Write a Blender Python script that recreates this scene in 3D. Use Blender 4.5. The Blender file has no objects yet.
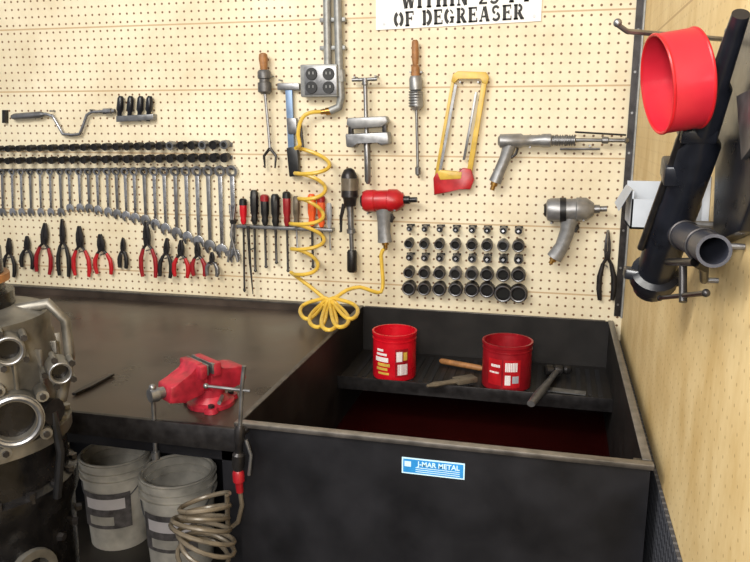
import bpy, bmesh, math, random
from mathutils import Vector, Matrix
random.seed(7)
scene = bpy.context.scene
# ---------------------------------------------------------------- camera (surveyed from the photo)
F=730.0; CX=375.0; CY=281.0
TH=math.radians(13.8); PI_=math.radians(12.36)
C=Vector((-0.240,-2.5,1.60))
fw=Vector((-math.sin(TH)*math.cos(PI_), math.cos(TH)*math.cos(PI_), -math.sin(PI_)))
rt=Vector((math.cos(TH), math.sin(TH),0)); up=rt.cross(fw)
cd=bpy.data.cameras.new('camera'); cam=bpy.data.objects.new('camera',cd); scene.collection.objects.link(cam)
cd.sensor_width=36; cd.lens=F*36/750; cd.clip_start=0.02
cam.location=C; cam.rotation_euler=(math.pi/2-PI_,0,TH); scene.camera=cam

def ray(px,py): return fw+rt*((px-CX)/F)+up*((CY-py)/F)
def W(px,py,off=0.0):      # point on a plane parallel to the back wall
    d=ray(px,py); t=(-off-C.y)/d.y; return C+d*t
def H(px,py,z):            # point at a height
    d=ray(px,py); t=(z-C.z)/d.z; return C+d*t
def R(px,py,off=0.0):      # point on a plane parallel to the right wall
    d=ray(px,py); t=(-off-C.x)/d.x; return C+d*t
def S(px,py,off=0.0): return (W(px+1,py,off)-W(px,py,off)).length*math.cos(math.atan(abs(px-559)/F)) 
V3=Vector
BK=V3((0,-1,0))

# ---------------------------------------------------------------- materials
def lin(c):
    r=[]
    for v in c:
        v=v/255.0; r.append(v/12.92 if v<=.04045 else ((v+.055)/1.055)**2.4)
    return r
def M(name,c,rough=.5,metal=0.0,var=.2,scale=25,bump=0.0,rv=0.1):
    m=bpy.data.materials.new(name); m.use_nodes=True; nt=m.node_tree; N=nt.nodes; L=nt.links
    b=N['Principled BSDF']; c=lin(c)
    tc=N.new('ShaderNodeTexCoord'); no=N.new('ShaderNodeTexNoise'); no.inputs['Scale'].default_value=scale; no.inputs['Detail'].default_value=5
    L.new(tc.outputs['Object'],no.inputs['Vector'])
    rp=N.new('ShaderNodeValToRGB'); rp.color_ramp.elements[0].position=.3; rp.color_ramp.elements[1].position=.7
    rp.color_ramp.elements[0].color=[x*(1-var) for x in c]+[1]; rp.color_ramp.elements[1].color=[min(1,x*(1+var)) for x in c]+[1]
    L.new(no.outputs['Fac'],rp.inputs['Fac']); L.new(rp.outputs['Color'],b.inputs['Base Color'])
    mr=N.new('ShaderNodeMapRange'); mr.inputs['To Min'].default_value=max(0.02,rough-rv); mr.inputs['To Max'].default_value=min(1,rough+rv)
    L.new(no.outputs['Fac'],mr.inputs['Value']); L.new(mr.outputs['Result'],b.inputs['Roughness'])
    b.inputs['Metallic'].default_value=metal
    if bump>0:
        bp=N.new('ShaderNodeBump'); bp.inputs['Strength'].default_value=bump; bp.inputs['Distance'].default_value=.004
        L.new(no.outputs['Fac'],bp.inputs['Height']); L.new(bp.outputs['Normal'],b.inputs['Normal'])
    return m
def pegboard(name,c1,c2,hole,axis,sp,rad,seam,seamcol,holef=1.0,nscale=(1,1,1)):
    m=bpy.data.materials.new(name); m.use_nodes=True; nt=m.node_tree; N=nt.nodes; L=nt.links
    b=N['Principled BSDF']; b.inputs['Roughness'].default_value=.55
    tc=N.new('ShaderNodeTexCoord'); sx=N.new('ShaderNodeSeparateXYZ'); L.new(tc.outputs['Object'],sx.inputs[0])
    cb=N.new('ShaderNodeCombineXYZ'); L.new(sx.outputs[axis],cb.inputs[0]); L.new(sx.outputs[2],cb.inputs[1])
    def vm(op,a,v=None):
        n=N.new('ShaderNodeVectorMath'); n.operation=op; L.new(a,n.inputs[0])
        if v is not None: n.inputs[1].default_value=v
        return n
    a=vm('MULTIPLY',cb.outputs[0],(1/sp,1/sp,0)); a=vm('FRACTION',a.outputs[0]); a=vm('SUBTRACT',a.outputs[0],(.5,.5,0)); a=vm('LENGTH',a.outputs[0])
    mr=N.new('ShaderNodeMapRange'); mr.inputs['From Min'].default_value=rad/sp*.75; mr.inputs['From Max'].default_value=rad/sp*1.15
    mr.inputs['To Min'].default_value=holef; mr.inputs['To Max'].default_value=0; L.new(a.outputs['Value'],mr.inputs['Value'])
    mp=N.new('ShaderNodeMapping'); mp.inputs['Scale'].default_value=nscale; L.new(tc.outputs['Object'],mp.inputs[0])
    no=N.new('ShaderNodeTexNoise'); no.inputs['Scale'].default_value=3.0; no.inputs['Detail'].default_value=8; no.inputs['Roughness'].default_value=.65
    L.new(mp.outputs[0],no.inputs['Vector'])
    rp=N.new('ShaderNodeValToRGB'); rp.color_ramp.elements[0].position=.35; rp.color_ramp.elements[1].position=.62
    rp.color_ramp.elements[0].color=lin(c1)+[1]; rp.color_ramp.elements[1].color=lin(c2)+[1]; L.new(no.outputs['Fac'],rp.inputs['Fac'])
    def mt(op,a,v):
        n=N.new('ShaderNodeMath'); n.operation=op; L.new(a,n.inputs[0]); n.inputs[1].default_value=v; return n
    s=mt('MULTIPLY',sx.outputs[2],1/seam); s=mt('FRACT',s.outputs[0],0); s=mt('SUBTRACT',s.outputs[0],.5); s=mt('ABSOLUTE',s.outputs[0],0); s=mt('LESS_THAN',s.outputs[0],.0028/seam)
    s=mt('MULTIPLY',s.outputs[0],.7)
    m1=N.new('ShaderNodeMixRGB'); L.new(s.outputs[0],m1.inputs[0]); L.new(rp.outputs[0],m1.inputs[1]); m1.inputs[2].default_value=lin(seamcol)+[1]
    m2=N.new('ShaderNodeMixRGB'); L.new(mr.outputs[0],m2.inputs[0]); L.new(m1.outputs[0],m2.inputs[1]); m2.inputs[2].default_value=lin(hole)+[1]
    L.new(m2.outputs[0],b.inputs['Base Color'])
    return m
m_peg=pegboard('pegboard_cream',(210,196,166),(230,220,194),(106,72,42),0,.0285,.0041,.228,(172,136,92))
m_pegR=pegboard('plywood_tan',(206,174,116),(228,202,150),(156,118,70),1,.0285,.0026,1.22,(170,132,84),.6,(1,2.6,1.2))
m_floor=M('oily_concrete',(52,48,44),.4,0,.5,5,.2)
m_bench=M('oily_bench_steel',(72,62,55),.34,.35,.5,6,.2,.2)
m_tank=M('tank_black_steel',(29,29,33),.40,.3,.4,9,.2,.15)
m_tankin=M('tank_inside',(24,21,20),.5,.2,.4,12,.2)
m_edge=M('worn_edge_steel',(118,113,107),.4,.5,.35,30,.1)
m_dkedge=M('dark_edge_steel',(80,76,73),.4,.5,.4,30,.2)
m_liq=M('dark_degreaser_liquid',(38,7,6),.05,0,.3,4,0,.03)
m_chrome=M('chrome',(172,172,175),.28,.95,.2,60)
m_steel=M('brushed_steel',(132,132,134),.38,.85,.25,40,.1)
m_alu=M('grey_cast_aluminium',(142,142,143),.4,.6,.2,40,.15)
m_dkst=M('dark_steel',(54,52,53),.35,.7,.35,40,.1)
m_black=M('black_rubber',(20,20,22),.4,0,.3,40)
m_blackp=M('black_painted_steel',(24,26,33),.3,.1,.3,30,.1)
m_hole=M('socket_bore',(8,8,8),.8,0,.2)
m_red=M('red_paint',(172,22,30),.35,0,.2,30)
m_redp=M('red_plastic',(192,16,32),.3,0,.1,30)
m_redd=M('dark_red_plastic',(138,18,28),.35,0,.2,30)
m_redl=M('red_band',(178,30,46),.35,0,.08,30)
m_vise=M('vise_red_paint',(150,30,46),.42,0,.35,45,.2)
m_yel=M('yellow_hose',(212,176,68),.35,0,.1,30)
m_yelp=M('yellow_paint',(200,166,70),.4,0,.2,30)
m_or=M('orange_plastic',(226,92,40),.35,0,.1)
m_wood=M('worn_wood',(150,104,62),.55,0,.3,60,.2)
m_galv=M('galvanised_steel',(142,143,142),.45,.4,.25,50)
m_white=M('white_board',(236,234,232),.5,0,.04,8)
m_ink=M('black_ink',(22,20,22),.6,0,.1)
m_blue=M('blue_label',(40,130,196),.4,0,.15,30)
m_cyan=M('light_blue_print',(190,222,240),.4,0,.05)
m_grayp=M('grey_plastic_box',(165,170,178),.5,0,.12,12)
m_bkt=M('dirty_white_bucket',(200,195,184),.5,0,.4,9,.1)
m_bktl=M('bucket_label_print',(96,92,92),.5,0,.5,40)
m_pipe=M('grey_pvc_pipe',(46,48,58),.4,0,.15)
m_coil=M('smoky_hose',(98,89,76),.3,.1,.3,30)
m_cast=M('oily_casting',(112,109,103),.42,.65,.6,14,.5,.18)
m_oil=M('oily_black_casting',(28,27,28),.25,.4,.6,25,.5,.15)
m_bluet=M('steel_blue_paint',(110,134,166),.4,.3,.15)
m_brass=M('brass',(170,130,70),.3,.9,.2)
m_bar=M('barcode_white',(226,220,220),.5,0,.05)
m_lead=M('dull_grey_metal',(96,94,94),.45,.5,.3,40,.2)
def diamond():
    m=bpy.data.materials.new('diamond_plate'); m.use_nodes=True; nt=m.node_tree; N=nt.nodes; L=nt.links
    b=N['Principled BSDF']; b.inputs['Metallic'].default_value=.5; b.inputs['Roughness'].default_value=.45
    tc=N.new('ShaderNodeTexCoord'); mp=N.new('ShaderNodeMapping'); mp.inputs['Rotation'].default_value=(math.radians(45),0,0); L.new(tc.outputs['Object'],mp.inputs[0])
    ck=N.new('ShaderNodeTexChecker'); ck.inputs['Scale'].default_value=60; L.new(mp.outputs[0],ck.inputs['Vector'])
    ck.inputs['Color1'].default_value=lin((112,114,122))+[1]; ck.inputs['Color2'].default_value=lin((74,76,84))+[1]
    L.new(ck.outputs[0],b.inputs['Base Color']); bp=N.new('ShaderNodeBump'); bp.inputs['Distance'].default_value=.003; L.new(ck.outputs['Fac'],bp.inputs['Height']); L.new(bp.outputs[0],b.inputs['Normal'])
    return m
m_dia=diamond()

# ---------------------------------------------------------------- mesh builder
class B:
    def __init__(s,name): s.name=name; s.bm=bmesh.new(); s.mats=[]
    def _add(s,t,m,bev=0,seg=2):
        if bev>0:
            bmesh.ops.bevel(t,geom=t.edges[:],offset=bev,segments=seg,affect='EDGES',clamp_overlap=True,profile=.5)
        bmesh.ops.recalc_face_normals(t,faces=t.faces[:])
        if m not in s.mats: s.mats.append(m)
        k=s.mats.index(m)
        for f in t.faces: f.material_index=k
        me=bpy.data.meshes.new('t'); t.to_mesh(me); t.free(); s.bm.from_mesh(me); bpy.data.meshes.remove(me)
    def sweep(s,pts,r,m,n=10,closed=False,upv=None,flat=1.0):
        pts=[V3(p) for p in pts]; k=len(pts); rr=r if isinstance(r,(list,tuple)) else [r]*k
        t=bmesh.new(); rings=[]; nrm=None
        for i,p in enumerate(pts):
            if closed: T=(pts[(i+1)%k]-pts[i-1])
            else: T=pts[min(i+1,k-1)]-pts[max(i-1,0)]
            T=T.normalized() if T.length>1e-9 else V3((0,0,1))
            if upv is not None: nrm=V3(upv)-T*V3(upv).dot(T)
            elif nrm is None:
                a=V3((0,0,1)) if abs(T.z)<.9 else V3((1,0,0)); nrm=a-T*a.dot(T)
            else: nrm=nrm-T*nrm.dot(T)
            if nrm.length<1e-6: nrm=T.orthogonal()
            nrm.normalize(); bn=T.cross(nrm)
            rings.append([t.verts.new(p+bn*(rr[i]*math.cos(2*math.pi*j/n))+nrm*(rr[i]*flat*math.sin(2*math.pi*j/n))) for j in range(n)])
        for i in range(k if closed else k-1):
            a=rings[i]; b=rings[(i+1)%k]
            for j in range(n): t.faces.new((a[j],a[(j+1)%n],b[(j+1)%n],b[j]))
        if not closed: t.faces.new(rings[0][::-1]); t.faces.new(rings[-1])
        s._add(t,m)
    def lathe(s,p0,p1,prof,m,n=20,absu=False,closed=False,flat=1.0,upv=None):
        """prof: list of (t,r) along p0->p1 ; t fraction unless absu"""
        p0=V3(p0);p1=V3(p1); A=(p1-p0); Ln=A.length; A.normalize()
        if upv is not None: a=V3(upv)
        else: a=V3((0,0,1)) if abs(A.z)<.9 else V3((1,0,0))
        u=(a-A*a.dot(A)).normalized(); v=A.cross(u); t=bmesh.new(); rings=[]
        for (q,r) in prof:
            c=p0+A*(q if absu else q*Ln); r=max(r,1e-4)
            rings.append([t.verts.new(c+u*(r*flat*math.cos(2*math.pi*j/n))+v*(r*math.sin(2*math.pi*j/n))) for j in range(n)])
        k=len(rings)
        for i in range(k if closed else k-1):
            a=rings[i]; b=rings[(i+1)%k]
            for j in range(n): t.faces.new((a[j],a[(j+1)%n],b[(j+1)%n],b[j]))
        if not closed: t.faces.new(rings[0][::-1]); t.faces.new(rings[-1])
        s._add(t,m)
    def cyl(s,p0,p1,r,m,n=14,r1=None): s.lathe(p0,p1,[(0,r),(1,r if r1 is None else r1)],m,n)
    def ring(s,c,ax,ri,ro,th,m,n=24):
        c=V3(c);ax=V3(ax).normalized()
        s.lathe(c-ax*th/2,c+ax*th/2,[(0,ri),(0,ro),(1,ro),(1,ri)],m,n,closed=True)
    def torus(s,c,ax,Rr,r,m,n=28,k=8):
        c=V3(c);ax=V3(ax).normalized(); u=ax.orthogonal().normalized(); v=ax.cross(u)
        s.sweep([c+u*Rr*math.cos(2*math.pi*i/n)+v*Rr*math.sin(2*math.pi*i/n) for i in range(n)],r,m,k,closed=True)
    def prism(s,pts,vec,m,bev=0,seg=2):
        t=bmesh.new(); a=[t.verts.new(V3(p)) for p in pts]; b=[t.verts.new(V3(p)+V3(vec)) for p in pts]; k=len(a)
        t.faces.new(a[::-1]); t.faces.new(b)
        for i in range(k): t.faces.new((a[i],a[(i+1)%k],b[(i+1)%k],b[i]))
        s._add(t,m,bev,seg)
    def pxpoly(s,pp,o0,o1,m,bev=0):      # outline given on the wall, thickness from o0 to o1 out of the wall
        s.prism([W(x,y,o1) for x,y in pp],V3((0,o1-o0,0)),m,bev)
    def poly(s,fr,pp,w0,w1,m,bev=0):
        O,U,Vv,Wn=fr; s.prism([O+U*a+Vv*b+Wn*w0 for a,b in pp],Wn*(w1-w0),m,bev)
    def box(s,c,sz,m,rot=None,bev=0):
        t=bmesh.new(); bmesh.ops.create_cube(t,size=1.0)
        mt=Matrix.Translation(V3(c))@(rot.to_4x4() if rot else Matrix.Identity(4))@Matrix.Diagonal((sz[0],sz[1],sz[2],1))
        bmesh.ops.transform(t,matrix=mt,verts=t.verts); s._add(t,m,bev)
    def bb(s,x0,x1,y0,y1,z0,z1,m,bev=0): s.box(((x0+x1)/2,(y0+y1)/2,(z0+z1)/2),(abs(x1-x0),abs(y1-y0),abs(z1-z0)),m,None,bev)
    def ball(s,c,r,m):
        t=bmesh.new(); bmesh.ops.create_uvsphere(t,u_segments=14,v_segments=8,radius=r)
        bmesh.ops.translate(t,vec=V3(c),verts=t.verts); s._add(t,m)
    def patch(s,c,r,a0,a1,z0,z1,m,n=10,r1=None):
        t=bmesh.new(); lo=[];hi=[]
        for i in range(n+1):
            a=a0+(a1-a0)*i/n
            lo.append(t.verts.new((c[0]+r*math.cos(a),c[1]+r*math.sin(a),z0))); rr=r if r1 is None else r1
            hi.append(t.verts.new((c[0]+rr*math.cos(a),c[1]+rr*math.sin(a),z1)))
        for i in range(n): t.faces.new((lo[i],lo[i+1],hi[i+1],hi[i]))
        s._add(t,m)
    def finish(s,zero=False,parent=None):
        me=bpy.data.meshes.new(s.name); s.bm.to_mesh(me); s.bm.free()
        c=V3((0,0,0))
        if not zero:
            xs=[v.co for v in me.vertices]
            c=V3(((min(v.x for v in xs)+max(v.x for v in xs))/2,(min(v.y for v in xs)+max(v.y for v in xs))/2,(min(v.z for v in xs)+max(v.z for v in xs))/2))
            me.transform(Matrix.Translation(-c))
        for m in s.mats: me.materials.append(m)
        me.shade_smooth(); me.set_sharp_from_angle(angle=math.radians(38))
        o=bpy.data.objects.new(s.name,me); o.location=c; scene.collection.objects.link(o)
        if parent:
            o.parent=parent; o.location=c-parent.location
        return o
def frame(p0,p1,Wn=BK):
    U=(p1-p0).normalized(); Wn=V3(Wn); return (p0,U,Wn.cross(U).normalized(),Wn)
def text(name,s,loc,size,m,parent,rotz=0,tilt=0,xs=1.0,bold=.0):
    cu=bpy.data.curves.new(name,'FONT'); cu.body=s; cu.size=size; cu.align_x='CENTER'; cu.align_y='CENTER'; cu.extrude=.0006; cu.offset=bold
    o=bpy.data.objects.new('tmp_text',cu); scene.collection.objects.link(o); bpy.context.view_layer.update()
    me=bpy.data.meshes.new_from_object(o.evaluated_get(bpy.context.evaluated_depsgraph_get()))
    bpy.data.objects.remove(o)
    me.transform(Matrix.Diagonal((xs,1,1,1))); me.transform(Matrix.Rotation(tilt,4,'Z')); me.transform(Matrix.Rotation(math.pi/2,4,'X')); me.transform(Matrix.Rotation(rotz,4,'Z'))
    me.materials.clear(); me.materials.append(m)
    n=bpy.data.objects.new(name,me); scene.collection.objects.link(n); n.parent=parent; n.location=V3(loc)-parent.location
    return n
# stencil slab-serif glyphs
def arc(cx,cy,rx,ry,a0,a1,n=9): return [(cx+rx*math.cos(math.radians(a0+(a1-a0)*i/n)),cy+ry*math.sin(math.radians(a0+(a1-a0)*i/n))) for i in range(n+1)]
k_,h_=.26,.13
def ser(x,y,w=.36): return ([(x-w/2,y),(x+w/2,y)],h_)
GL={
'O':(.85,[(arc(.42,.5,.30,.43,108,252),k_),(arc(.42,.5,.30,.43,72,-72),k_)]),
'F':(.78,[([(.2,0),(.2,1)],k_),([(.04,.95),(.74,.95)],h_),([(.34,.52),(.58,.52)],h_),([(.58,.38),(.58,.66)],.08),ser(.2,.05),([(.71,1),(.71,.74)],.08)]),
'D':(.85,[([(.2,0),(.2,1)],k_),([(.04,.95),(.3,.95)],h_),([(.04,.05),(.3,.05)],h_),(arc(.36,.5,.36,.45,82,-82),k_)]),
'E':(.80,[([(.2,0),(.2,1)],k_),([(.04,.95),(.72,.95)],h_),([(.04,.05),(.74,.05)],h_),([(.34,.52),(.56,.52)],h_),([(.56,.38),(.56,.66)],.08),([(.70,1),(.70,.74)],.08),([(.73,0),(.73,.28)],.08)]),
'G':(.88,[(arc(.42,.5,.31,.44,105,255),k_),(arc(.42,.5,.30,.42,75,22),.12),([(.66,.42),(.66,.04)],k_*.9),([(.48,.42),(.84,.42)],h_),(arc(.42,.5,.25,.44,-85,-50),.1)]),
'R':(.86,[([(.2,0),(.2,1)],k_),([(.04,.95),(.35,.95)],h_),(arc(.38,.74,.26,.21,85,-85),.18),([(.42,.5),(.70,.04)],k_),ser(.2,.05),([(.62,.05),(.86,.05)],h_)]),
'A':(.88,[([(.40,1),(.14,.05)],.10),([(.46,1),(.70,.05)],k_),([(.27,.33),(.55,.33)],h_),ser(.14,.05,.26),ser(.72,.05,.3)]),
'S':(.76,[(arc(.38,.73,.24,.22,25,255),.18),(arc(.38,.28,.26,.23,75,-155),.19)]),
'W':(1.05,[([(.12,1),(.32,.02)],k_),([(.36,.02),(.54,1)],.10),([(.54,1),(.74,.02)],k_),([(.78,.02),(.94,1)],.10),ser(.12,.95,.28),ser(.92,.95,.24)]),
'I':(.42,[([(.2,0),(.2,1)],k_),ser(.2,.95),ser(.2,.05)]),
'T':(.78,[([(.38,0),(.38,1)],k_),([(.05,.95),(.71,.95)],h_),([(.08,1),(.08,.72)],.08),([(.68,1),(.68,.72)],.08),ser(.38,.05)]),
'H':(.92,[([(.2,0),(.2,1)],k_),([(.70,0),(.70,1)],k_),([(.3,.5),(.6,.5)],h_),ser(.2,.95),ser(.2,.05),ser(.7,.95),ser(.7,.05)]),
'N':(.92,[([(.16,0),(.16,1)],.10),([(.18,1),(.68,.02)],k_),([(.72,0),(.72,1)],.10),ser(.16,.05,.26),ser(.72,.95,.26)]),
'2':(.72,[(arc(.35,.71,.24,.25,165,-40),.17),([(.52,.54),(.14,.08)],.15),([(.06,.06),(.66,.06)],.15)]),
'5':(.72,[([(.16,.94),(.60,.94)],.13),([(.18,.95),(.18,.56)],.10),(arc(.33,.32,.27,.28,115,-150),.18)]),
' ':(.45,[])}
def stencil(name,s,a,c,y,hh,m,parent):   # a,c = baseline left / right end points
    b=B(name); U=(c-a).normalized(); Vv=U.cross(BK)*-1; 
    if Vv.z<0: Vv=-Vv
    tot=sum(GL[ch][0] for ch in s)+.12*(len(s)-1); kx=(c-a).length/tot; x=0
    for ch in s:
        w,st=GL[ch]
        for pts,th in st:
            L=[];Rr=[]
            for i,p in enumerate(pts):
                q0=V3(pts[max(i-1,0)]+(0,)); q1=V3(pts[min(i+1,len(pts)-1)]+(0,)); d=(q1-q0).normalized(); n=V3((-d.y,d.x,0))*th/2
                L.append((p[0]+n.x,p[1]+n.y)); Rr.append((p[0]-n.x,p[1]-n.y))
            for i in range(len(pts)-1):
                qd=[L[i],L[i+1],Rr[i+1],Rr[i]]
                b.prism([a+U*((x+px_)*kx)+Vv*(py_*hh) for px_,py_ in qd],BK*.001,m)
        x+=w+.12
    return b.finish(parent=parent)

# ---------------------------------------------------------------- room
b=B('wall_back'); b.bb(-4.2,0.06,0,.06,0,3.0,m_peg); b.finish(zero=True)
b=B('wall_right'); b.bb(0,.06,-4.2,0,0,3.0,m_pegR); b.finish(zero=True)
b=B('floor'); b.bb(-4.2,.06,-4.2,.06,-.05,0,m_floor); b.finish(zero=True)
b=B('trim_1'); b.bb(-.026,-.002,-.006,-.001,.96,2.99,m_dkst); b.bb(-.006,-.001,-.03,-.006,.96,2.99,m_galv,0)
for i in range(16): b.cyl((-.016,-.006,1.0+i*.125),(-.016,-.009,1.0+i*.125),.004,m_steel,8)
b.finish()
b=B('baseboard_right'); b.bb(-.008,-.001,-1.38,-.02,.01,.88,m_dia); b.finish(zero=True)

# ---------------------------------------------------------------- parts washer tank
X0,X1,Y0,Y1,ZR=-.905,-.03,-1.09,-.005,.94
ZL=.62; ZS=.78
b=B('parts_washer_tank'); t=.010
b.bb(X0,X1,Y0,Y0+t,.01,ZR,m_tank); b.bb(X0,X0+t,Y0+t,Y1,.01,ZR,m_tankin); b.bb(X1-t,X1,Y0+t,Y1,.01,ZR,m_tankin)
b.bb(X0+t,X1-t,Y1-t,Y1,.3,ZR,m_tankin); b.bb(X0+t,X1-t,Y0+t,Y1-t,.3,.32,m_tankin)
b.bb(X0-.004,X1+.006,Y0-.006,Y0+.014,ZR,ZR+.004,m_edge,.0015); b.bb(X0-.004,X1+.006,Y0-.007,Y0-.001,ZR-.007,ZR+.002,m_dkedge,.0015)
b.bb(X1-.014,X1+.004,Y0+.02,Y1,ZR,ZR+.004,m_edge,.0015); b.bb(X0-.004,X0+.010,Y0+.02,Y1,ZR,ZR+.004,m_dkedge,.0015)
b.bb(X0+.016,X1-.022,Y1-.012,Y1,ZR,ZR+.004,m_dkedge,.0015)
b.bb(X1-.03,X1,Y0+.012,Y0+.03,.5,ZR,m_dkedge)
b.bb(X0+t,X1-t,-.34,Y1-t,ZS-.004,ZS,m_tankin); b.bb(X0+t,X1-t,-.346,-.340,ZS-.03,ZS+.012,m_dkst,.001)
for i in range(26):
    x=X0+.05+i*.031; b.bb(x,x+.014,-.30,-.05,ZS,ZS+.002,m_tank)
b.bb(X0+t,X1-t,Y0+t,Y1-t,ZL-.01,ZL,m_liq)
tank=b.finish()
# sticker
p=[W(402,457,-Y0),W(465,463,-Y0),W(465,479,-Y0),W(402,473,-Y0)]
b=B('maker_label'); yy=Y0-.0005
xl,xr=p[0].x,p[1].x; zt,zb=(p[0].z+p[1].z)/2,(p[2].z+p[3].z)/2
b.bb(xl,xr,yy-.001,yy,zb,zt,m_cyan); b.bb(xl+.003,xr-.003,yy-.0014,yy-.001,zb+.003,zt-.003,m_blue)
b.bb(xl+.006,xl+.02,yy-.0018,yy-.0014,zt-.02,zt-.008,m_cyan)
for k in range(3): b.bb(xl+.03,xr-.01,yy-.0018,yy-.0014,zb+.006+k*.0045,zb+.0075+k*.0045,m_cyan)
lab=b.finish(); text('label_text','J-MAR METAL',((xl+xr)/2+.012,yy-.002,zt-.012),.015,m_cyan,lab,xs=1.0,bold=.0004)

# ---------------------------------------------------------------- workbench
b=B('workbench')
BX0,BX1=-3.3,-.915; ZB=.915
b.bb(BX0,BX1,-1.06,-.006,ZB-.012,ZB,m_bench); b.bb(BX0,BX1,-1.075,-1.06,ZB-.055,ZB+.002,m_dkst,.002)
b.bb(BX0,BX1,-.03,-.006,ZB,ZR,m_bench); b.bb(BX0,BX1,-.034,-.006,ZR,ZR+.005,m_dkedge)
for x in (BX1-.05,-2.25,-3.25):
    for y in (-1.05,-.1): b.bb(x,x+.05,y,y+.05,.0,ZB-.012,m_tank)
b.bb(BX0,BX1,-.014,-.006,.0,ZB-.012,m_tank)  # added dark panel, stands in for the gloom below and hides the pale wall
b.bb(BX0,BX1,-1.05,-1.03,ZB-.09,ZB-.02,m_tank)
b.finish()

# ---------------------------------------------------------------- containers
def coffee(name,cx,cy,r,h,body,inner,labels):
    b=B(name); z=ZS+.003
    b.lathe((cx,cy,z),(cx,cy,z+h),[(0,r*.98),(.03,r*1.0),(.80,r*.99),(.86,r*.975),(.90,r*.995),(1,r*1.0),(1,r*.96),(.9,r*.94),(.05,r*.92)],body,40)
    b.ring((cx,cy,z+h*.985),(0,0,1),r*.95,r*1.03,.009,body,40)
    b.ring((cx,cy,z+h*.86),(0,0,1),r*.95,r*1.01,.004,body,40)
    b.lathe((cx,cy,z+.012),(cx,cy,z+.03),[(0,r*.90),(1,r*.90)],inner,30)
    for (a0,a1,q0,q1,mm) in labels:
        b.patch((cx,cy),r*1.006,math.radians(a0),math.radians(a1),z+h*q0,z+h*q1,mm)
    return b.finish()
c1=(-.724,-.262); c2=(-.360,-.264)
fol=[(226,266,.42,.52,m_bar),(230,262,.56,.61,m_bar),(234,270,.32,.39,m_yelp),(230,264,.23,.29,m_yelp),(236,268,.14,.19,m_yelp),(232,252,.65,.70,m_bar),
   (284,320,.10,.72,m_redd),(287,303,.44,.66,m_bar),(290,318,.14,.38,m_bar),(306,317,.46,.64,m_yelp)]
coffee('coffee_container',c1[0],c1[1],.071,.150,m_redp,m_redd,fol)
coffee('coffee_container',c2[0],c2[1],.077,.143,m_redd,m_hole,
  [(228,262,.14,.72,m_red),(266,306,.10,.72,m_red),(270,298,.46,.66,m_bar),(270,283,.16,.38,m_bar),(287,302,.20,.36,m_grayp),(236,258,.54,.60,m_bar),(232,256,.40,.44,m_bar)])
def brush(name,px0,px1,handle,head,hs=1.0,zo=.021):
    a=H(*px0,ZS+zo); c=H(*px1,ZS+zo); b=B(name); fr=frame(a,c,(0,0,1)); L=(c-a).length
    if head: 
        b.box(a+fr[1]*L*.2,(L*.42,.034*hs,.014*hs),handle,Matrix((fr[1],fr[2],fr[3])).transposed(),.003)
        for i in range(7):
            for j in (-1,0,1): b.cyl(a+fr[1]*L*(.03+.055*i)+fr[2]*j*.011*hs+fr[3]*(-.004),a+fr[1]*L*(.03+.055*i)+fr[2]*j*.012*hs-fr[3]*.015,.005,m_black,6)
        b.sweep([a+fr[1]*L*.38,a+fr[1]*L*.6,a+fr[1]*L*.85,c],[.011*hs,.008*hs,.011*hs,.006],handle,10,upv=(0,0,1),flat=.7)
    else:
        b.lathe(a-fr[3]*.006,c-fr[3]*.006,[(0,.006),(.05,.010),(.9,.010),(1,.006)],m_wood,10)
    b.finish()
brush('cleaning_brush',(474,378),(427,386),m_coil,True,1.2)
brush('wooden_handle',(440,359),(484,367),m_wood,False)
b=B('hammer'); a=H(558,370,ZS+.022); c=H(531,404,ZS+.024); fr=frame(a,c,(0,0,1)); O,Uu,Vx,Wn=fr; L=(c-a).length
b.sweep([O-Uu*.012,O+Uu*L*.3,O+Uu*L*.7,O+Uu*L],[.010,.010,.015,.012],m_lead,12,upv=(0,0,1),flat=.75)
hd=(Vx*.8+Uu*-.5).normalized()
b.lathe(O-hd*.045,O+hd*.045,[(0,.014),(.05,.019),(.28,.019),(.36,.013),(.45,.017),(.62,.017),(.70,.011),(.78,.016),(.92,.014),(1,.006)],m_dkst,18)
b.finish()
b=B('steel_plate'); a=H(564,391,ZS+.0045); b.box(a,(.13,.03,.004),m_steel,Matrix.Rotation(-.1,3,'Z')); b.finish()

# ---------------------------------------------------------------- vise
vo=H(211,404,ZB); ang=math.radians(237)
U=V3((math.cos(ang),math.sin(ang),0)); Vv=V3((-U.y,U.x,0)); Z=V3((0,0,1)); RM=Matrix((U,Vv,Z)).transposed()
K=.96
def vp(u,v,z): return vo+(U*u+Vv*v+Z*z)*K
b=B('bench_vise')
b.lathe(vp(0,0,.001),vp(0,0,.016),[(0,.058),(.7,.058),(1,.05)],m_vise,24)
for a in (60,180,300):
    q=vp(.06*math.cos(math.radians(a)),.06*math.sin(math.radians(a)),0); b.lathe(q+Z*.001,q+Z*.013,[(0,.018),(1,.016)],m_vise,14); b.lathe(q+Z*.013,q+Z*.02,[(0,.008),(1,.008)],m_dkst,6)
b.lathe(vp(0,0,.016),vp(0,0,.05),[(0,.046),(.4,.035),(1,.037)],m_vise,20)
prof=[(-.085,.058),(-.085,.092),(-.06,.098),(-.035,.094),(-.012,.100),(-.006,.125),(.018,.128),(.018,.045),(-.04,.040),(-.07,.046)]
b.prism([vp(u,-.038,z) for u,z in prof],Vv*.076*K,m_vise,.004)
b.box(vp(.016,0,.112),(.008,.098,.026),m_steel,RM,.001)
b.box(vp(.006,0,.108),(.022,.100,.034),m_vise,RM,.004)
b.box(vp(.05,0,.062),(.13,.038,.036),m_vise,RM,.003)
prof=[(.034,.045),(.034,.128),(.052,.128),(.066,.104),(.10,.092),(.125,.085),(.13,.045),(.09,.036)]
b.prism([vp(u,-.033,z) for u,z in prof],Vv*.066*K,m_vise,.004)
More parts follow.
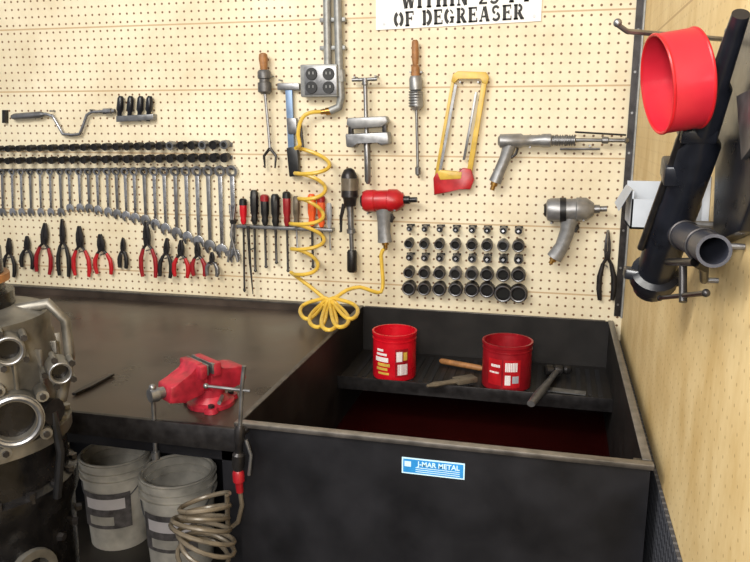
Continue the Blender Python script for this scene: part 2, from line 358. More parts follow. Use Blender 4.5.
b.box(vp(.044,0,.108),(.020,.100,.034),m_vise,RM,.004)
b.box(vp(.032,0,.112),(.005,.098,.026),m_steel,RM,.001)
b.lathe(vp(.128,0,.066),vp(.165,0,.066),[(0,.014),(.4,.014),(.45,.018),(1,.016)],m_steel,16)
h0=vp(.156,.0,.085); h1=vp(.156,-.008,-.095)
b.cyl(h0,h1,.0052,m_steel,10); b.ball(h0,.009,m_steel); b.lathe(h1+Z*.01,h1-Z*.008,[(0,.010),(1,.010)],m_steel,12)
b.cyl(vp(-.01,.04,.03),vp(.02,.075,.03),.005,m_steel,8)
b.finish()
b=B('flat_file'); a=H(74,394,ZB+.006); c=H(112,374,ZB+.006); fr=frame(a,c,(0,0,1)); L=(c-a).length
b.poly(fr,[(0,-.006),(L*.3,-.008),(L*.3,-.011),(L,-.008),(L,.008),(L*.3,.011),(L*.3,.008),(0,.006)],-.004,.003,m_dkst,.001); b.finish()

# ---------------------------------------------------------------- air line with coil hose by the vise
yo=1.135
b=B('air_blow_gun')
P=lambda x,y,o=yo: W(x,y,o)
b.sweep([P(244,366),P(242,385),P(240,430)],.0045,m_steel,10)
b.cyl(P(206,386),P(250,391),.0032,m_steel,8); b.ball(P(206,386),.006,m_steel)
b.lathe(P(240,425),P(238,470),[(0,.008),(.1,.012),(.35,.012),(.4,.009),(.6,.009),(.65,.014),(.9,.014),(1,.010)],m_dkst,14)
b.lathe(P(238,470),P(240,492),[(0,.010),(.1,.013),(.5,.013),(.55,.009),(1,.008)],m_redd,12)
b.sweep([P(246,440),P(251,455),P(249,475)],.004,m_steel,8)
q=P(239.5,437); b.cyl(V3((q.x,-1.0975,q.z)),q,.006,m_dkst,8)
pts=[P(240,490),P(242,505),P(238,522),P(228,530)]
c0=P(203,520,1.19)
rr=.060
nt=7
for i in range(nt*20+1):
    a=2*math.pi*i/20; f=i/(nt*20)
    pts.append(V3((c0.x+rr*math.cos(a)*(1-.14*math.sin(f*9))+.008*math.sin(f*11),c0.y+rr*math.sin(a)*.85,c0.z+.05-.15*f+.020*math.cos(a+.5+f*3))))
b.sweep(pts,.0052,m_coil,8)
b.finish()
# ---------------------------------------------------------------- buckets
def bucket(cx,cy,r,h):
    b=B('plastic_bucket')
    b.lathe((cx,cy,.001),(cx,cy,h),[(0,r*.86),(.8,r*.97),(1,r),(1,r*.96),(.1,r*.82)],m_bkt,36)
    for q in (.97,.88,.80): b.ring((cx,cy,h*q),(0,0,1),r*.9,r*1.045,.007,m_bkt,36)
    b.patch((cx,cy),r*.975,math.radians(235),math.radians(325),h*.28,h*.68,m_bktl,r1=r*.995)
    b.patch((cx,cy),r*.99,math.radians(245),math.radians(315),h*.5,h*.62,m_bar,r1=r*1.0)
    b.patch((cx,cy),r*.98,math.radians(250),math.radians(295),h*.32,h*.42,m_bkt,r1=r*.99)
    pts=[V3((cx+r*1.05*math.cos(a),cy-r*.25*math.sin(a)-r*.6*math.sin(a),h*.86-r*1.0*math.sin(a))) for a in [math.pi*i/20 for i in range(21)]]
    b.sweep(pts,.0025,m_steel,6)
    b.finish()
bucket(-1.835,-.21,.128,.36); bucket(-1.525,-.29,.134,.36)

# ---------------------------------------------------------------- transmission case in the foreground
b=B('transmission_case'); tx,ty=-1.345,-1.36
def T(z): return (tx,ty,z)
b.lathe(T(.62),T(1.0),[(0,.12),(.05,.165),(.55,.17),(.62,.18),(.72,.18),(.74,.165),(1,.165)],m_oil,40)
b.lathe(T(.985),T(1.25),[(0,.178),(.09,.178),(.10,.155),(.35,.163),(.6,.165),(.8,.155),(.88,.158),(.94,.155),(1,.10)],m_cast,44)
for i in range(18):
    a=2*math.pi*i/18; q=V3((math.cos(a),math.sin(a),0))
    b.lathe(V3(T(1.008))+q*.168,V3(T(1.018))+q*.168,[(0,.009),(1,.009)],m_steel,6)
    b.lathe(V3(T(.885))+q*.172,V3(T(.905))+q*.172,[(0,.009),(1,.009)],m_dkst,6)
    b.lathe(V3(T(.78))+q*.166,V3(T(.78))+q*.180,[(0,.010),(1,.008)],m_dkst,6)
    b.box(V3(T(1.10))+q*.162,(.016,.008,.15),m_cast,Matrix.Rotation(a,3,'Z'),.002)
b.lathe(T(1.245),T(1.375),[(0,.095),(.25,.095),(.27,.08),(.9,.08),(1,.07)],m_oil,28)
b.ring(T(1.305),(0,0,1),.078,.090,.014,m_wood,28); b.torus(T(1.375),(0,0,1),.055,.008,m_dkst); b.lathe(T(1.375),T(1.385),[(0,.03),(1,.028)],m_cast,16)
for (px,py,rad) in ((14,420,.052),(60,372,.022),(8,350,.028)):
    d=(C-V3((tx,ty,1.1))); d.z=0; d.normalize()
    q=ray(px,py); s=((V3((tx,ty,0))+d*.170-C).dot(d))/q.dot(d); c=C+q*s
    b.ring(c-d*.02,d,rad*.72,rad,.055,m_cast,28); b.lathe(c-d*.05,c-d*.012,[(0,rad*.75),(1,rad*.75)],m_oil,24)
    b.torus(c+d*.008,d,rad*.86,rad*.10,m_steel)
    for k in range(5):
        a=2*math.pi*k/5; sd=d.cross(Z).normalized(); e=c+(sd*math.cos(a)+Z*math.sin(a))*rad*1.22
        b.lathe(e-d*.04,e+d*.004,[(0,rad*.24),(1,rad*.22)],m_cast,10); b.lathe(e+d*.004,e+d*.01,[(0,.006),(1,.006)],m_dkst,6)
q=V3((.93,.36,0)).normalized(); 
b.sweep([V3(T(1.24))+q*.10,V3(T(1.25))+q*.16,V3(T(1.215))+q*.190,V3(T(1.14))+q*.192,V3(T(1.08))+q*.175,V3(T(1.05))+q*.165],[.012,.011,.010,.010,.012,.014],m_cast,10)
b.sweep([V3(T(1.245))+V3((.02,-.1,0)),V3(T(1.27))+V3((.07,-.13,0)),V3(T(1.24))+V3((.13,-.12,0))],.012,m_cast,10)
q2=V3((.95,-.1,0)).normalized()
b.lathe(V3(T(1.06))+q2*.15,V3(T(1.06))+q2*.205,[(0,.018),(.6,.018),(.65,.026),(1,.026)],m_dkst,12)
b.sweep([V3(T(1.06))+q2*.2,V3(T(.98))+q2*.21,V3(T(.88))+q2*.19],.008,m_black,8)
b.lathe(T(.06),T(.62),[(0,.045),(1,.045)],m_oil,16)
for a in (20,110,200,290):
    q=V3((math.cos(math.radians(a)),math.sin(math.radians(a)),0)); b.sweep([V3(T(.05))+q*.02,V3(T(.04))+q*.28],.022,m_oil,8); b.lathe(V3(T(.0))+q*.27,V3(T(.04))+q*.27,[(0,.025),(1,.02)],m_dkst,12)
q3=V3((.9,-.43,0)).normalized(); e=V3(T(.76))+q3*.15
b.lathe(e,e+q3*.05,[(0,.030),(.7,.030),(.75,.042),(1,.042),(1,.026),(.3,.024)],m_cast,20)
b.finish()

# ================================================================ WALL ITEMS
def peg(b,px,py,off,r=.003): 
    p=W(px,py,off); b.cyl(V3((p.x,-.0005,p.z)),p,r,m_steel,8)
# sign
b=B('warning_sign'); s0=W(376,30,.006); s1=W(541,21,.006); upz=.17
b.prism([s0,s1,s1+V3((.0,0,upz)),s0+V3((0,0,upz))],V3((0,.005,0)),m_white,0)
for x,y in ((384,24),(534,16)): q=W(x,y,.006); b.lathe(q,q+BK*.002,[(0,.005),(1,.005)],m_steel,8)
sg=b.finish()
stencil('sign_line_2','OF DEGREASER',W(394,27,.0065),W(524,19,.0065),0,.046,m_ink,sg)
stencil('sign_line_1','WITHIN 25 FT',W(402,9,.0065),W(532,1,.0065),0,.046,m_ink,sg)

# conduit + box
b=B('electrical_conduit')
b.cyl(W(326,-60,.03),W(328,70,.03),.0135,m_galv,14); b.sweep([W(336,-60,.03),W(339,60,.03),W(341,98,.03),W(339,107,.03),W(330,111,.035)],.0135,m_galv,14)
for y in (20,48): 
    q=W(333,y,.02); b.box(q,(.09,.02,.014),m_galv,None,.002)
b.lathe(W(339.5,70,.03),W(340.5,82,.03),[(0,.018),(1,.018)],m_galv,8); b.lathe(W(331,111,.035),W(321,112,.035),[(0,.013),(.5,.013),(.55,.009),(1,.009)],m_brass,10)
b.finish()
b=B('quad_outlet_box'); q=W(323,81,.03); sc=S(323,81)
b.box((W(321,81,.03)),(37*sc*1.03,.052,31*sc),m_galv,None,.004)
b.box((W(320.5,80.5,.058)),(33*sc,.003,27*sc),m_steel,None,.001)
for x in (311.5,328.5):
    for y in (74,87.5):
        q=W(x,y,.060); b.lathe(q,q+BK*.004,[(0,.021),(1,.020)],m_black,20)
        for dx in (-.007,.007): b.box(q+V3((dx,-.0045,.003)),(.003,.002,.009),m_galv)
for (x,y) in ((320,80.5),): q=W(x,y,.06); b.lathe(q,q+BK*.002,[(0,.004),(1,.004)],m_steel,8)
b.finish()

# yellow coil hose
b=B('yellow_coil_air_hose'); pts=[W(x,y,o) for x,y,o in ((323,112,.035),(314,112,.045),(305,115,.05),(300,123,.055),(298,135,.06),(300,145,.06))]
N_=5*24
for i in range(N_+1):
    a=math.pi+2*math.pi*i/24; f=i/N_
    cx=311+2*math.sin(f*6)-4*f; cy=150+126*f; rad=15+3*math.sin(f*12)
    pts.append(W(cx+rad*math.cos(a),cy+4.5*math.sin(a)+2*math.cos(a),.085+.05*math.sin(a)))
def drape(x,y,k):
    p=W(x,y,.12)
    return p if p.z>.957+.004*k else H(x,y,.957+.004*k)
NP=5
for k in range(NP):
    for i in range(16):
        s=math.pi*(i+.5)/16; th=math.radians(160-(k+s/math.pi)*(140/NP)); L=33*math.sin(s); a=-10.5*math.sin(2*s)
        pts.append(drape(329+L*math.cos(th)-a*math.sin(th),297+L*math.sin(th)+a*math.cos(th),k))
pts+= [W(x,y,o) for x,y,o in ((338,296,.11),(347,290,.10),(360,287,.09),(372,291,.08),(381,292,.065),(383,280,.06),(381,255,.055),(384.5,249,.055))]
sm=[]
for i in range(len(pts)-1):
    p0=pts[max(i-1,0)];p1=pts[i];p2=pts[i+1];p3=pts[min(i+2,len(pts)-1)]
    for tt in (0,.5):
        sm.append(.5*((2*p1)+(p2-p0)*tt+(2*p0-5*p1+4*p2-p3)*tt*tt+(3*p1-p0-3*p2+p3)*tt**3))
sm.append(pts[-1]); b.sweep(sm,.0068,m_yel,8)
b.finish()

# speed handle
b=B('speed_handle'); 
b.sweep([W(x,y,.02) for x,y in ((14,117),(30,116),(46,114),(53,116),(58,125),(63,134),(72,135),(80,134),(84,124),(87,115),(92,112),(112,111))],.0065,m_chrome,10)
b.lathe(W(12,117,.02),W(44,114.5,.02),[(0,.008),(.1,.013),(.9,.013),(1,.008)],m_steel,12); b.lathe(W(104,111.5,.02),W(115,111,.02),[(0,.012),(.7,.012),(.75,.008),(1,.008)],m_chrome,10)
peg(b,50,111,.03); peg(b,90,110,.03); b.finish()
b=B('hex_driver_rack'); b.pxpoly([(116,116),(153,114),(153,120),(116,122)],.0005,.03,m_steel,.002)
for x in (120,130,140,149):
    b.lathe(W(x+1,96,.02),W(x-1,121,.02),[(0,.007),(.1,.012),(.55,.013),(.65,.008),(1,.008)],m_blackp,10)
b.finish()
b=B('hook_strip'); b.pxpoly([(2,110),(5,110),(5,123),(2,123)],.0005,.02,m_dkst); b.finish()

# slide puller with wooden grip
b=B('slide_hammer_puller')
b.lathe(W(263,53,.035),W(264,72,.035),[(0,.008),(.06,.014),(.3,.016),(.7,.013),(1,.011)],m_wood,16)
b.lathe(W(264,70,.035),W(265,94,.035),[(0,.018),(.08,.023),(.35,.023),(.38,.018),(.5,.018),(.53,.024),(.9,.024),(1,.014)],m_lead,16)
b.sweep([W(265,94,.035),W(268,125,.03),W(270,150,.03)],.005,m_steel,8)
for sx in (-1,1): b.sweep([W(270,148,.03),W(270+sx*6,156,.03),W(270+sx*5,168,.03)],[.006,.005,.003],m_dkst,8)
peg(b,258,76,.035); peg(b,270,76,.035); b.finish()
# bar clamp
b=B('bar_clamp')
b.pxpoly([(277,83),(299,83),(299,90),(277,90)],.0005,.03,m_steel,.003); b.pxpoly([(285,90),(292,90),(294,148),(288,150)],.015,.026,m_bluet,.002)
b.pxpoly([(286,118),(296,118),(297,134),(288,134)],.012,.034,m_steel,.003)
b.pxpoly([(286,148),(297,146),(299,176),(289,177)],.01,.035,m_black,.004); b.lathe(W(300,122,.03),W(303,150,.03),[(0,.006),(1,.006)],m_dkst,8)
peg(b,279,80,.03); b.finish()
# gear puller
b=B('gear_puller')
b.cyl(W(352,80,.045),W(377,79,.045),.006,m_steel,10); b.lathe(W(365,78,.045),W(368,184,.045),[(0,.010),(.06,.010),(.07,.007),(.55,.007),(.57,.011),(.97,.011),(1,.005)],m_steel,14)
b.pxpoly([(347,118),(386,116),(388,122),(382,127),(352,129),(346,125)],.025,.065,m_alu,.005)
b.pxpoly([(345,134),(388,132),(389,144),(380,146),(378,141),(356,142),(354,148),(346,147)],.02,.07,m_steel,.005)
for sx in (350,384): b.pxpoly([(sx-2,118),(sx+2,118),(sx+2,138),(sx-2,138)],.03,.055,m_dkst,.002)
peg(b,354,77,.045); peg(b,375,76,.045); b.finish()
# long dent puller
b=B('dent_puller')
b.lathe(W(415,40,.03),W(415.5,76,.03),[(0,.007),(.05,.011),(.5,.012),(.7,.009),(.75,.014),(1,.014)],m_wood,14)
b.lathe(W(415.5,76,.03),W(416.5,110,.03),[(0,.018),(.08,.022),(.4,.022),(.45,.014),(.5,.022),(.9,.023),(1,.012)],m_alu,16)
for k in range(6): b.torus(W(415.6,92+k*2.8,.03),(0,0,1),.021,.003,m_steel,18,6)
b.lathe(W(416.5,110,.03),W(418,176,.03),[(0,.005),(.85,.005),(.87,.010),(.97,.009),(1,.003)],m_steel,10)
peg(b,410,72,.03); peg(b,421,72,.03); b.finish()
# hacksaw
b=B('hacksaw')
b.pxpoly([(453,74),(458,71),(486,72),(489,77),(487,84),(482,83),(481,78),(458,78),(455,83),(451,81)],.015,.03,m_yelp,.002)
b.pxpoly([(482,80),(487,81),(472,172),(467,170)],.017,.028,m_yelp,.002)
b.pxpoly([(475,92),(477.5,92),(465,160),(462.5,160)],.02,.026,m_steel,.001)
b.pxpoly([(451.5,80),(454.5,80),(437.5,176),(434.5,176)],.020,.024,m_yelp,.001)
b.pxpoly([(454.5,84),(457,85),(440.5,176),(438,176)],.020,.023,m_steel,0)
b.pxpoly([(433,178),(437,172),(452,178),(462,168),(471,169),(474,180),(470,190),(460,188),(448,192),(434,195)],.012,.034,m_red,.004)
b.pxpoly([(437,172),(440,170),(462,172),(461,179),(440,180)],.013,.036,m_yelp,.003)
peg(b,460,82,.03); peg(b,478,82,.03); b.finish()
# air hammer
b=B('air_hammer')
b.lathe(W(498,141,.045),W(576,140,.045),[(0,.012),(.03,.022),(.30,.023),(.33,.018),(.55,.018),(.58,.021),(.68,.021),(.70,.015),(.98,.013),(1,.006)],m_alu,18)
for k in range(12): b.torus(W(548+k*2.4,140.3,.045),(1,0,0),.016,.0022,m_steel,16,6)
b.lathe(W(574,140,.045),W(629,140.5,.045),[(0,.006),(.5,.0055),(.52,.011),(.62,.011),(.64,.006),(.92,.006),(.94,.010),(1,.004)],m_steel,10)
b.sweep([W(510,144,.045),W(505,158,.045),W(499,172,.045),W(495,182,.045)],[.022,.018,.018,.021],m_alu,14,upv=(0,-1,0),flat=.8)
b.lathe(W(495,181,.045),W(492,190,.045),[(0,.012),(.5,.012),(.55,.008),(1,.008)],m_brass,10)
b.sweep([W(518,147,.045),W(516,154,.045),W(511,158,.045)],.004,m_dkst,8)
b.cyl(W(560,149,.03),W(600,149,.03),.004,m_steel,8); b.cyl(W(575,132,.03),W(626,135,.03),.003,m_dkst,8)
peg(b,530,147,.045); peg(b,590,146,.045); b.finish()
def gun(name,a,c,r,body,grip,g,nose,anv,o=.055):
    b=B(name); A=W(*a,o); Cc=W(*c,o)
    b.lathe(A,Cc,[(0,r*.6),(.03,r*.9),(.10,r),(.30,r),(.32,r*.93),(.62,r*.93),(.64,r*1.02),(.84,r*.98),(.97,r*.62),(1,r*.5)],body,24)
    D_=(Cc-A).normalized(); E=W(*anv,o)
    b.lathe(Cc-D_*.002,Cc+D_*((E-Cc).length),[(0,r*.36),(.45,r*.36),(.5,r*.24),(1,r*.24)],nose,12)
    gp=[W(*q,o) for q in g]; b.sweep(gp,[r*.78,r*.62,r*.60,r*.68][:len(gp)],grip,16,upv=(0,-1,0),flat=.75)
    e=gp[-1]; dd=(gp[-1]-gp[-2]).normalized(); b.lathe(e-dd*.002,e+dd*.022,[(0,r*.32),(.5,r*.32),(.55,r*.2),(1,r*.2)],m_brass,10)
    b.sweep([gp[0].lerp(gp[1],.45)+D_*r*.66,gp[0].lerp(gp[1],.7)+D_*r*.82,gp[1]+D_*r*.64],r*.16,m_dkst,8)
    b.lathe(A,A-D_*.006,[(0,r*.62),(1,r*.5)],m_dkst,16)
    b.cyl(V3((gp[0].x+r*1.1,-.0005,gp[0].z-.004)),gp[0]+V3((r*1.1,-r*.6,-.004)),.0035,m_steel,8)
    b.cyl(V3((A.x+r*.5,-.0005,A.z-r*1.08)),V3((A.x+r*.5,A.y-r*.3,A.z-r*1.08)),.0035,m_steel,8)
    return b
gun('impact_wrench',(363,201),(404,200),.038,m_red,m_alu,((384,208),(384,222),(384,232),(385,242)),m_dkst,(417,200)).finish()
b=gun('impact_wrench',(546,210),(594,209),.038,m_alu,m_alu,((570,218),(567,232),(562,246),(554,258)),m_steel,(607,209))
b.lathe(W(560,209.8,.055),W(566,209.7,.055),[(0,.0395),(1,.0395)],m_black,24)
b.finish()
b=B('air_drill')
b.lathe(W(349,168,.04),W(350,206,.04),[(0,.008),(.05,.018),(.2,.028),(.75,.030),(.8,.024),(1,.020)],m_dkst,18)
b.lathe(W(350,178,.04),W(350,190,.04),[(0,.030),(1,.031)],m_coil,18)
b.lathe(W(350,204,.04),W(352,252,.04),[(0,.012),(.5,.011),(.52,.016),(.6,.016),(.62,.008),(1,.008)],m_steel,12)
b.lathe(W(352,250,.04),W(352,272,.04),[(0,.014),(.1,.018),(.9,.018),(1,.013)],m_black,14)
b.sweep([W(344,204,.04),W(341,218,.04),W(341,232,.04)],[.008,.006,.004],m_dkst,8)
peg(b,343,208,.04); b.finish()

# ---------------------------------------------------------------- screwdrivers
b=B('screwdriver_rack'); b.pxpoly([(236,225),(332,229),(332,232),(236,228)],.0005,.036,m_steel,.001); b.finish()
def driver(x,y0,yh,y1,mat,r=.014,cap=None):
    b=B('screwdriver'); o=.024
    b.lathe(W(x,y0,o),W(x+.5,yh,o),[(0,r*.6),(.06,r*.9),(.25,r),(.6,r*.95),(.75,r*.7),(.85,r*.85),(1,r*.5)],mat,8)
    if cap: b.lathe(W(x,y0-.5,o),W(x,y0+6,o),[(0,r*.6),(.2,r*1.0),(1,r*1.05)],cap,10)
    b.lathe(W(x+.5,yh,o),W(x+1.5,y1,o),[(0,r*.3),(.93,r*.28),(.97,r*.42),(1,r*.2)],m_dkst if r>.013 else m_steel,8); b.finish()
for a in ((243,199,224,292,m_redp,.014,m_black),(254,190,224,272,m_black,.016,None),(264.5,195,225,268,m_black,.016,m_redd),(275,194,226,264,m_black,.017,None),
          (286.5,192,226,272,m_redd,.015,m_black),(296,196,226,252,m_coil,.013,None),(311.5,194,226,268,m_or,.016,None),(321,196,227,246,m_or,.015,m_redd),(329,203,228,250,m_grayp,.010,None)): driver(*a)

# ---------------------------------------------------------------- socket rails + wrenches
b=B('socket_rail_set')
for (ya,yb,r0) in ((148,143.5,.0145),(160,156.5,.0150)):
    b.pxpoly([(-14,ya-1),(232,yb-1),(232,yb+3),(-14,ya+3)],.001,.008,m_steel)
    n=23
    for i in range(n):
        f=i/(n-1); x=-8+236*f; y=ya+(yb-ya)*f; r=r0*(.8+.35*f if i%2 else .85+.25*f); q=W(x,y,.008); e=q+V3((-.002,-.034,-.004))
        mm=m_dkst if random.random()<.85 else m_steel
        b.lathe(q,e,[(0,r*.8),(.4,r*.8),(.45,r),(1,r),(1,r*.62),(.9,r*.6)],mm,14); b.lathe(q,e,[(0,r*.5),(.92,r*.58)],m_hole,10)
b.finish()
def wrench(b,p0,p1,s,m):
    fr=frame(p0,p1); O,Uu,Vx,Wn=fr; L=(p1-p0).length
    b.ring(O,Wn+Uu*.15,s*.36,s*.62,s*.34,m,16)
    b.poly(fr,[(s*.52,-s*.25),(L-s*.7,-s*.20),(L-s*.7,s*.20),(s*.52,s*.25)],-s*.1,s*.1,m,s*.05)
    pp=[(-.9,-.22),(-.6,-.60),(0,-.72),(.58,-.55),(.55,-.28),(0,-.3),(-.22,0),(0,.3),(.55,.28),(.58,.55),(0,.72),(-.6,.60),(-.9,.22)]
    ca,sa=math.cos(.26),math.sin(.26)
    b.poly(fr,[(L+s*(x*ca-y*sa),s*(x*sa+y*ca)) for x,y in pp],-s*.14,s*.14,m,s*.05)
b=B('combination_wrench_set')
xs=[2,12,21,30,40,50,60,69,79,88,97,107,116,125,134,144,154,164,175,186,197,208,220,232]
b.pxpoly([(-14,169),(236,167),(236,169.5),(-14,171.5)],.001,.012,m_dkst)
for i,x in enumerate(xs):
    f=i/(len(xs)-1)
    bot=(213 if i<7 else 209)+(0 if i<9 else (i-9)*2.0+max(0,i-15)*2.4); s=.022+.013*f*f
    yb=172-1*f
    p0=W(x,yb,.016); p1=W(x+1.0+1.5*f,bot,.012); wrench(b,p0,p1,s,m_chrome if i%3 else m_steel)
    b.cyl(V3((p0.x,-.0005,p0.z+s*.2)),p0+V3((0,-.012,s*.2)),.003,m_dkst,8)
b.finish()

# ---------------------------------------------------------------- pliers
def pliers(x,y0,y1,sp,col,jaw=m_dkst,tilt=0,o=.018):
    b=B('pliers'); p0=W(x,y0,o); p1=W(x+tilt,y1,o); fr=frame(p0,p1); L=(p1-p0).length; w=sp*S(x,y0)/2
    O,Uu,Vx,Wn=fr; pv=.34*L; jw=max(.010,w*.45)
    for s in (-1,1):
        b.poly(fr,[(0,s*.0008),(0,s*jw*.35),(pv*.5,s*jw*.9),(pv*.85,s*jw*1.0),(pv*1.25,s*jw*.8),(pv*1.25,s*.001)],-.005,.005,jaw,.001)
        pts=[O+Uu*(pv*1.05)+Vx*s*-0.003,O+Uu*(L*.48)+Vx*s*w*.55,O+Uu*(L*.66)+Vx*s*w*.95,O+Uu*(L*.84)+Vx*s*w*1.0,O+Uu*L+Vx*s*w*.85]
        b.sweep(pts[:3],[.0055,.0055,.006],jaw,8); b.sweep(pts[1:],[.0065,.009,.009,.007],col,10,upv=(0,-1,0),flat=.8)
    b.lathe(O+Uu*pv-Wn*.007,O+Uu*pv+Wn*.008,[(0,jw*.8),(1,jw*.75)],jaw,14)
    b.cyl(V3((O.x,-.0005,(O+Uu*pv*1.5).z)),O+Uu*pv*1.5+Wn*.01,.003,m_steel,6)
    b.finish()
for a in ((9,238,276,14,m_black),(27,236,268,14,m_black),(45,223,273,18,m_redd,m_dkst,-2),(62,219,276,13,m_black,m_dkst,2),(79,226,276,19,m_red,m_dkst,3),(100,234,274,19,m_red,m_dkst,4),(123,238,268,8,m_black)): pliers(*a)
for a in ((146,222,277,17,m_redd,m_dkst,3),(167,238,277,13,m_black,m_dkst,-2),(181,240,277,16,m_red),(197,242,276,14,m_redd,m_dkst,2),(212,252,276,12,m_steel)): pliers(*a,o=.036)
b=B('tongs'); b.sweep([W(230,205,.034),W(233,235,.034),W(228,262,.034)],.005,m_steel,8); b.sweep([W(235,205,.038),W(231,235,.040),W(238,262,.038)],.005,m_steel,8)
q=W(232,222,.045); b.lathe(q-BK*.02,q,[(0,.010),(1,.009)],m_dkst,12); peg(b,231,212,.04); b.finish()
pliers(608,230,300,15,m_dkst,m_dkst,-2)
b=B('steel_scribe'); b.sweep([W(248,226,.05),W(250,262,.05),W(253,294,.05)],[.006,.005,.002],m_dkst,8); peg(b,249.5,250,.05); b.finish()

# ---------------------------------------------------------------- sockets on pegs
b=B('impact_socket_set')
cols=[411,426,441,457,473,488,504,519]
rows=[(226,.010,m_steel),(240.5,.0165,m_dkst),(254.5,.0125,m_steel),(269,.0195,m_dkst),(284.5,.0225,m_dkst)]
for ri,(y,r,mm) in enumerate(rows):
    for ci,x in enumerate(cols):
        rr=r*(1+.035*ci)
        if ri==4 and ci>=6: rr=r*1.38
        if ri==4 and ci<1: rr=r*1.1
        yy=y+ci*.3+(3 if (ri==4 and ci>=6) else 0); q=W(x,yy,.001); e=q+V3((0,-.045 if ri in (1,3,4) else -.03,-.006))
        b.lathe(q,e,[(0,rr*.75),(.45,rr*.78),(.5,rr),(1,rr),(1,rr*.7),(.8,rr*.66)],mm if random.random()<.8 else m_steel,18)
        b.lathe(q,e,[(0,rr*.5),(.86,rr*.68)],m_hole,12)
        if ri in(0,2): b.lathe(e,e+V3((0,-.014,.001)),[(0,rr*.4),(1,rr*.4)],m_chrome,4); b.cyl(W(x-4,yy-1,.012),W(x+4,yy-1,.012),.004,m_dkst,6)
        if ri in (1,3,4): b.torus(e,(0,1,.1),rr*.84,rr*.10,m_steel,20,6)
b.finish()

# ================================================================ RIGHT WALL ITEMS
b=B('wall_hook')
hk0=R(733,40,.001); dr=ray(622,31); tt=1.02/dr.y; hk1=C+dr*tt; 
b.sweep([hk0,hk0.lerp(hk1,.5),hk1.lerp(hk0,.04),hk1+V3((-.006,0,.008))],.0035,m_steel,8); b.ball(hk1+V3((-.006,0,.010)),.0055,m_steel)
b.lathe(hk0+V3((0,0,0)),hk0+V3((-.006,0,0)),[(0,.016),(1,.014)],m_steel,12); b.finish()
# red band
b=B('piston_ring_compressor_band'); d=ray(674,82); cc=C+d*(1.0/d.y); ax=V3((-.955,-.19,-.16)).normalized()
rR=.061; b.lathe(cc-ax*.026,cc+ax*.020,[(0,rR-.003),(0,rR),(1,rR),(1,rR-.003)],m_redl,56,closed=True)
b.torus(cc+ax*.020,ax,rR-.001,.0022,m_red,56); b.torus(cc-ax*.026,ax,rR-.001,.0022,m_red,56)
b.finish()
# black strut
b=B('spring_compressor_strut'); a=R(652,283,.068); c=R(741,14,.044)
Ls=(c-a).length; D_=(c-a).normalized()
b.lathe(a,c,[(0,.034),(.02,.040),(.06,.040),(.07,.030),(.10,.030),(.11,.031),(.40,.032),(.42,.030),(.62,.030),(.64,.022),(.80,.019),(.82,.013),(1,.010)],m_blackp,24)
q=a+D_*.02; b.box(q,(.10,.035,.018),m_blackp,Matrix.Rotation(.1,3,'Y'),.003)
b.lathe(a-D_*.015,a+D_*.012,[(0,.030),(1,.036)],m_blackp,20)
b.cyl(a+D_*.10+V3((-.036,-.01,.0)),a+D_*(Ls*.86)+V3((-.020,-.01,0)),.006,m_dkst,10)
b.box(a+D_*(Ls*.52)+V3((-.008,0,0)),(.056,.05,.03),m_blackp,Matrix.Rotation(.3,3,'X'),.004)
b.box(a+D_*(Ls*.66)+V3((-.006,0,0)),(.046,.045,.02),m_blackp,Matrix.Rotation(.3,3,'X'),.004)
b.cyl(V3((-.0005,(a+D_*.3*Ls).y,(a+D_*.3*Ls).z)),a+D_*.3*Ls,.006,m_steel,8)
b.finish()
b=B('pry_tool_holder'); pp=[(724,28),(775,0),(790,40),(776,130),(738,232),(712,244),(716,120)]
b.prism([R(x,y,.022) for x,y in pp],V3((.0215,0,0)),m_blackp,.004)
b.prism([R(x,y,.030) for x,y in ((736,96),(752,88),(764,130),(741,160))],V3((.007,0,0)),m_steel,.001)
b.finish()
b=B('parts_bin')
x0,x1,y0,y1,z0,z1=-.098,-.001,-1.05,-.93,1.40,1.472
b.bb(x0,x1,y0,y1,z0,z0+.004,m_grayp); b.bb(x0,x1,y0,y0+.003,z0,z1-.015,m_grayp); b.bb(x0,x1,y1-.003,y1,z0,z1+.01,m_grayp); b.bb(x0,x0+.003,y0,y1,z0,z1,m_grayp); b.bb(x1-.003,x1,y0,y1,z0,z1+.01,m_grayp)
b.prism([(x0-.003,y0,z1),(x0-.022,y0+.01,z1-.04),(x0-.022,y1,z1-.035),(x0-.003,y1,z1)],(.002,0,.002),m_grayp)
b.finish()
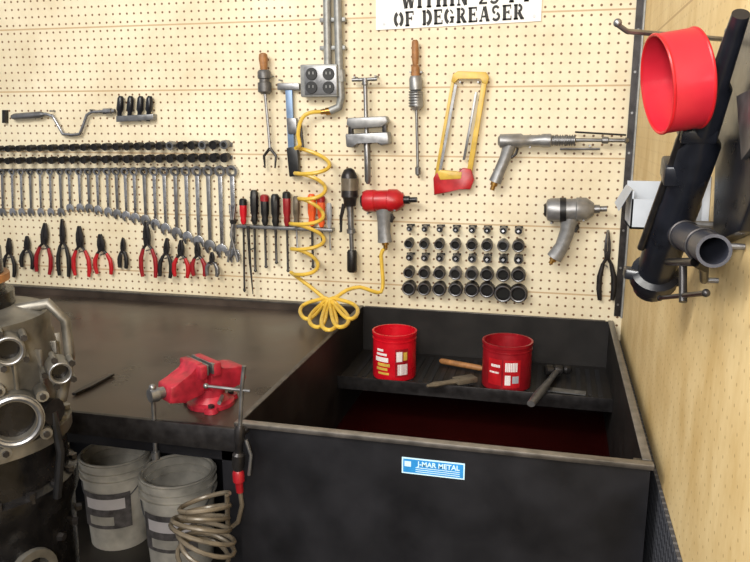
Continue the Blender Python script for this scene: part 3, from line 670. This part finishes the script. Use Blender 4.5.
b=B('paper_tag'); b.prism([R(x,y,.012) for x,y in ((676,190),(704,176),(701,222),(678,232))],V3((.0115,0,0)),m_grayp,.001); b.finish()
b=B('pvc_pipe'); a=R(714,251,.05); c=R(678,232,.05); ax=(c-a).normalized(); L=(c-a).length
b.lathe(a,c,[(0,.0165),(0,.0205),(1,.0205),(1,.0165)],m_pipe,28,closed=True)
for f in (.25,.75): 
    q=a+ax*L*f; b.torus(q,ax,.0215,.002,m_dkst,24,6); b.cyl(V3((-.0005,q.y,q.z)),q+V3((.020,0,0)),.004,m_steel,8)
b.finish()
b=B('c_clamp'); 
b.cyl(R(683,262,.062),R(683,302,.062),.0055,m_dkst,10); b.cyl(R(660,298,.062),R(706,293,.062),.0035,m_dkst,8); b.ball(R(660,298,.062),.005,m_dkst); b.ball(R(706,293,.062),.005,m_dkst)
b.sweep([R(668,262,.062),R(695,262,.062),R(704,268,.04),R(704,280,.02)],.006,m_dkst,10); b.cyl(R(704,280,.02),V3((-.0005,R(704,280,.02).y,R(704,280,.02).z)),.004,m_steel,8)
b.finish()

# ---------------------------------------------------------------- lights
def area(name,loc,tgt,sx,sy,e,col):
    l=bpy.data.lights.new(name,'AREA'); l.shape='RECTANGLE'; l.size=sx; l.size_y=sy; l.energy=e; l.color=col
    o=bpy.data.objects.new(name,l); scene.collection.objects.link(o); o.location=loc
    o.rotation_euler=(V3(tgt)-V3(loc)).to_track_quat('-Z','Y').to_euler(); return o
area('ceiling_light_1',(-1.6,-2.6,2.95),(-1.3,-.2,.9),1.4,.5,60,(1,.97,.90))
area('ceiling_light_2',(-.9,-3.4,2.6),(-.3,0,1.1),1.2,.8,40,(1,.95,.85))
area('camera_fill',(-.30,-2.75,1.72),(-.9,-.3,.8),.2,.12,20,(1,.98,.95))  # fill lamp added by the camera to brighten the buckets under the bench
w=bpy.data.worlds.new('World'); scene.world=w; w.use_nodes=True
w.node_tree.nodes['Background'].inputs[0].default_value=(.96,.97,1,1); w.node_tree.nodes['Background'].inputs[1].default_value=.45
scene.view_settings.view_transform='Standard'
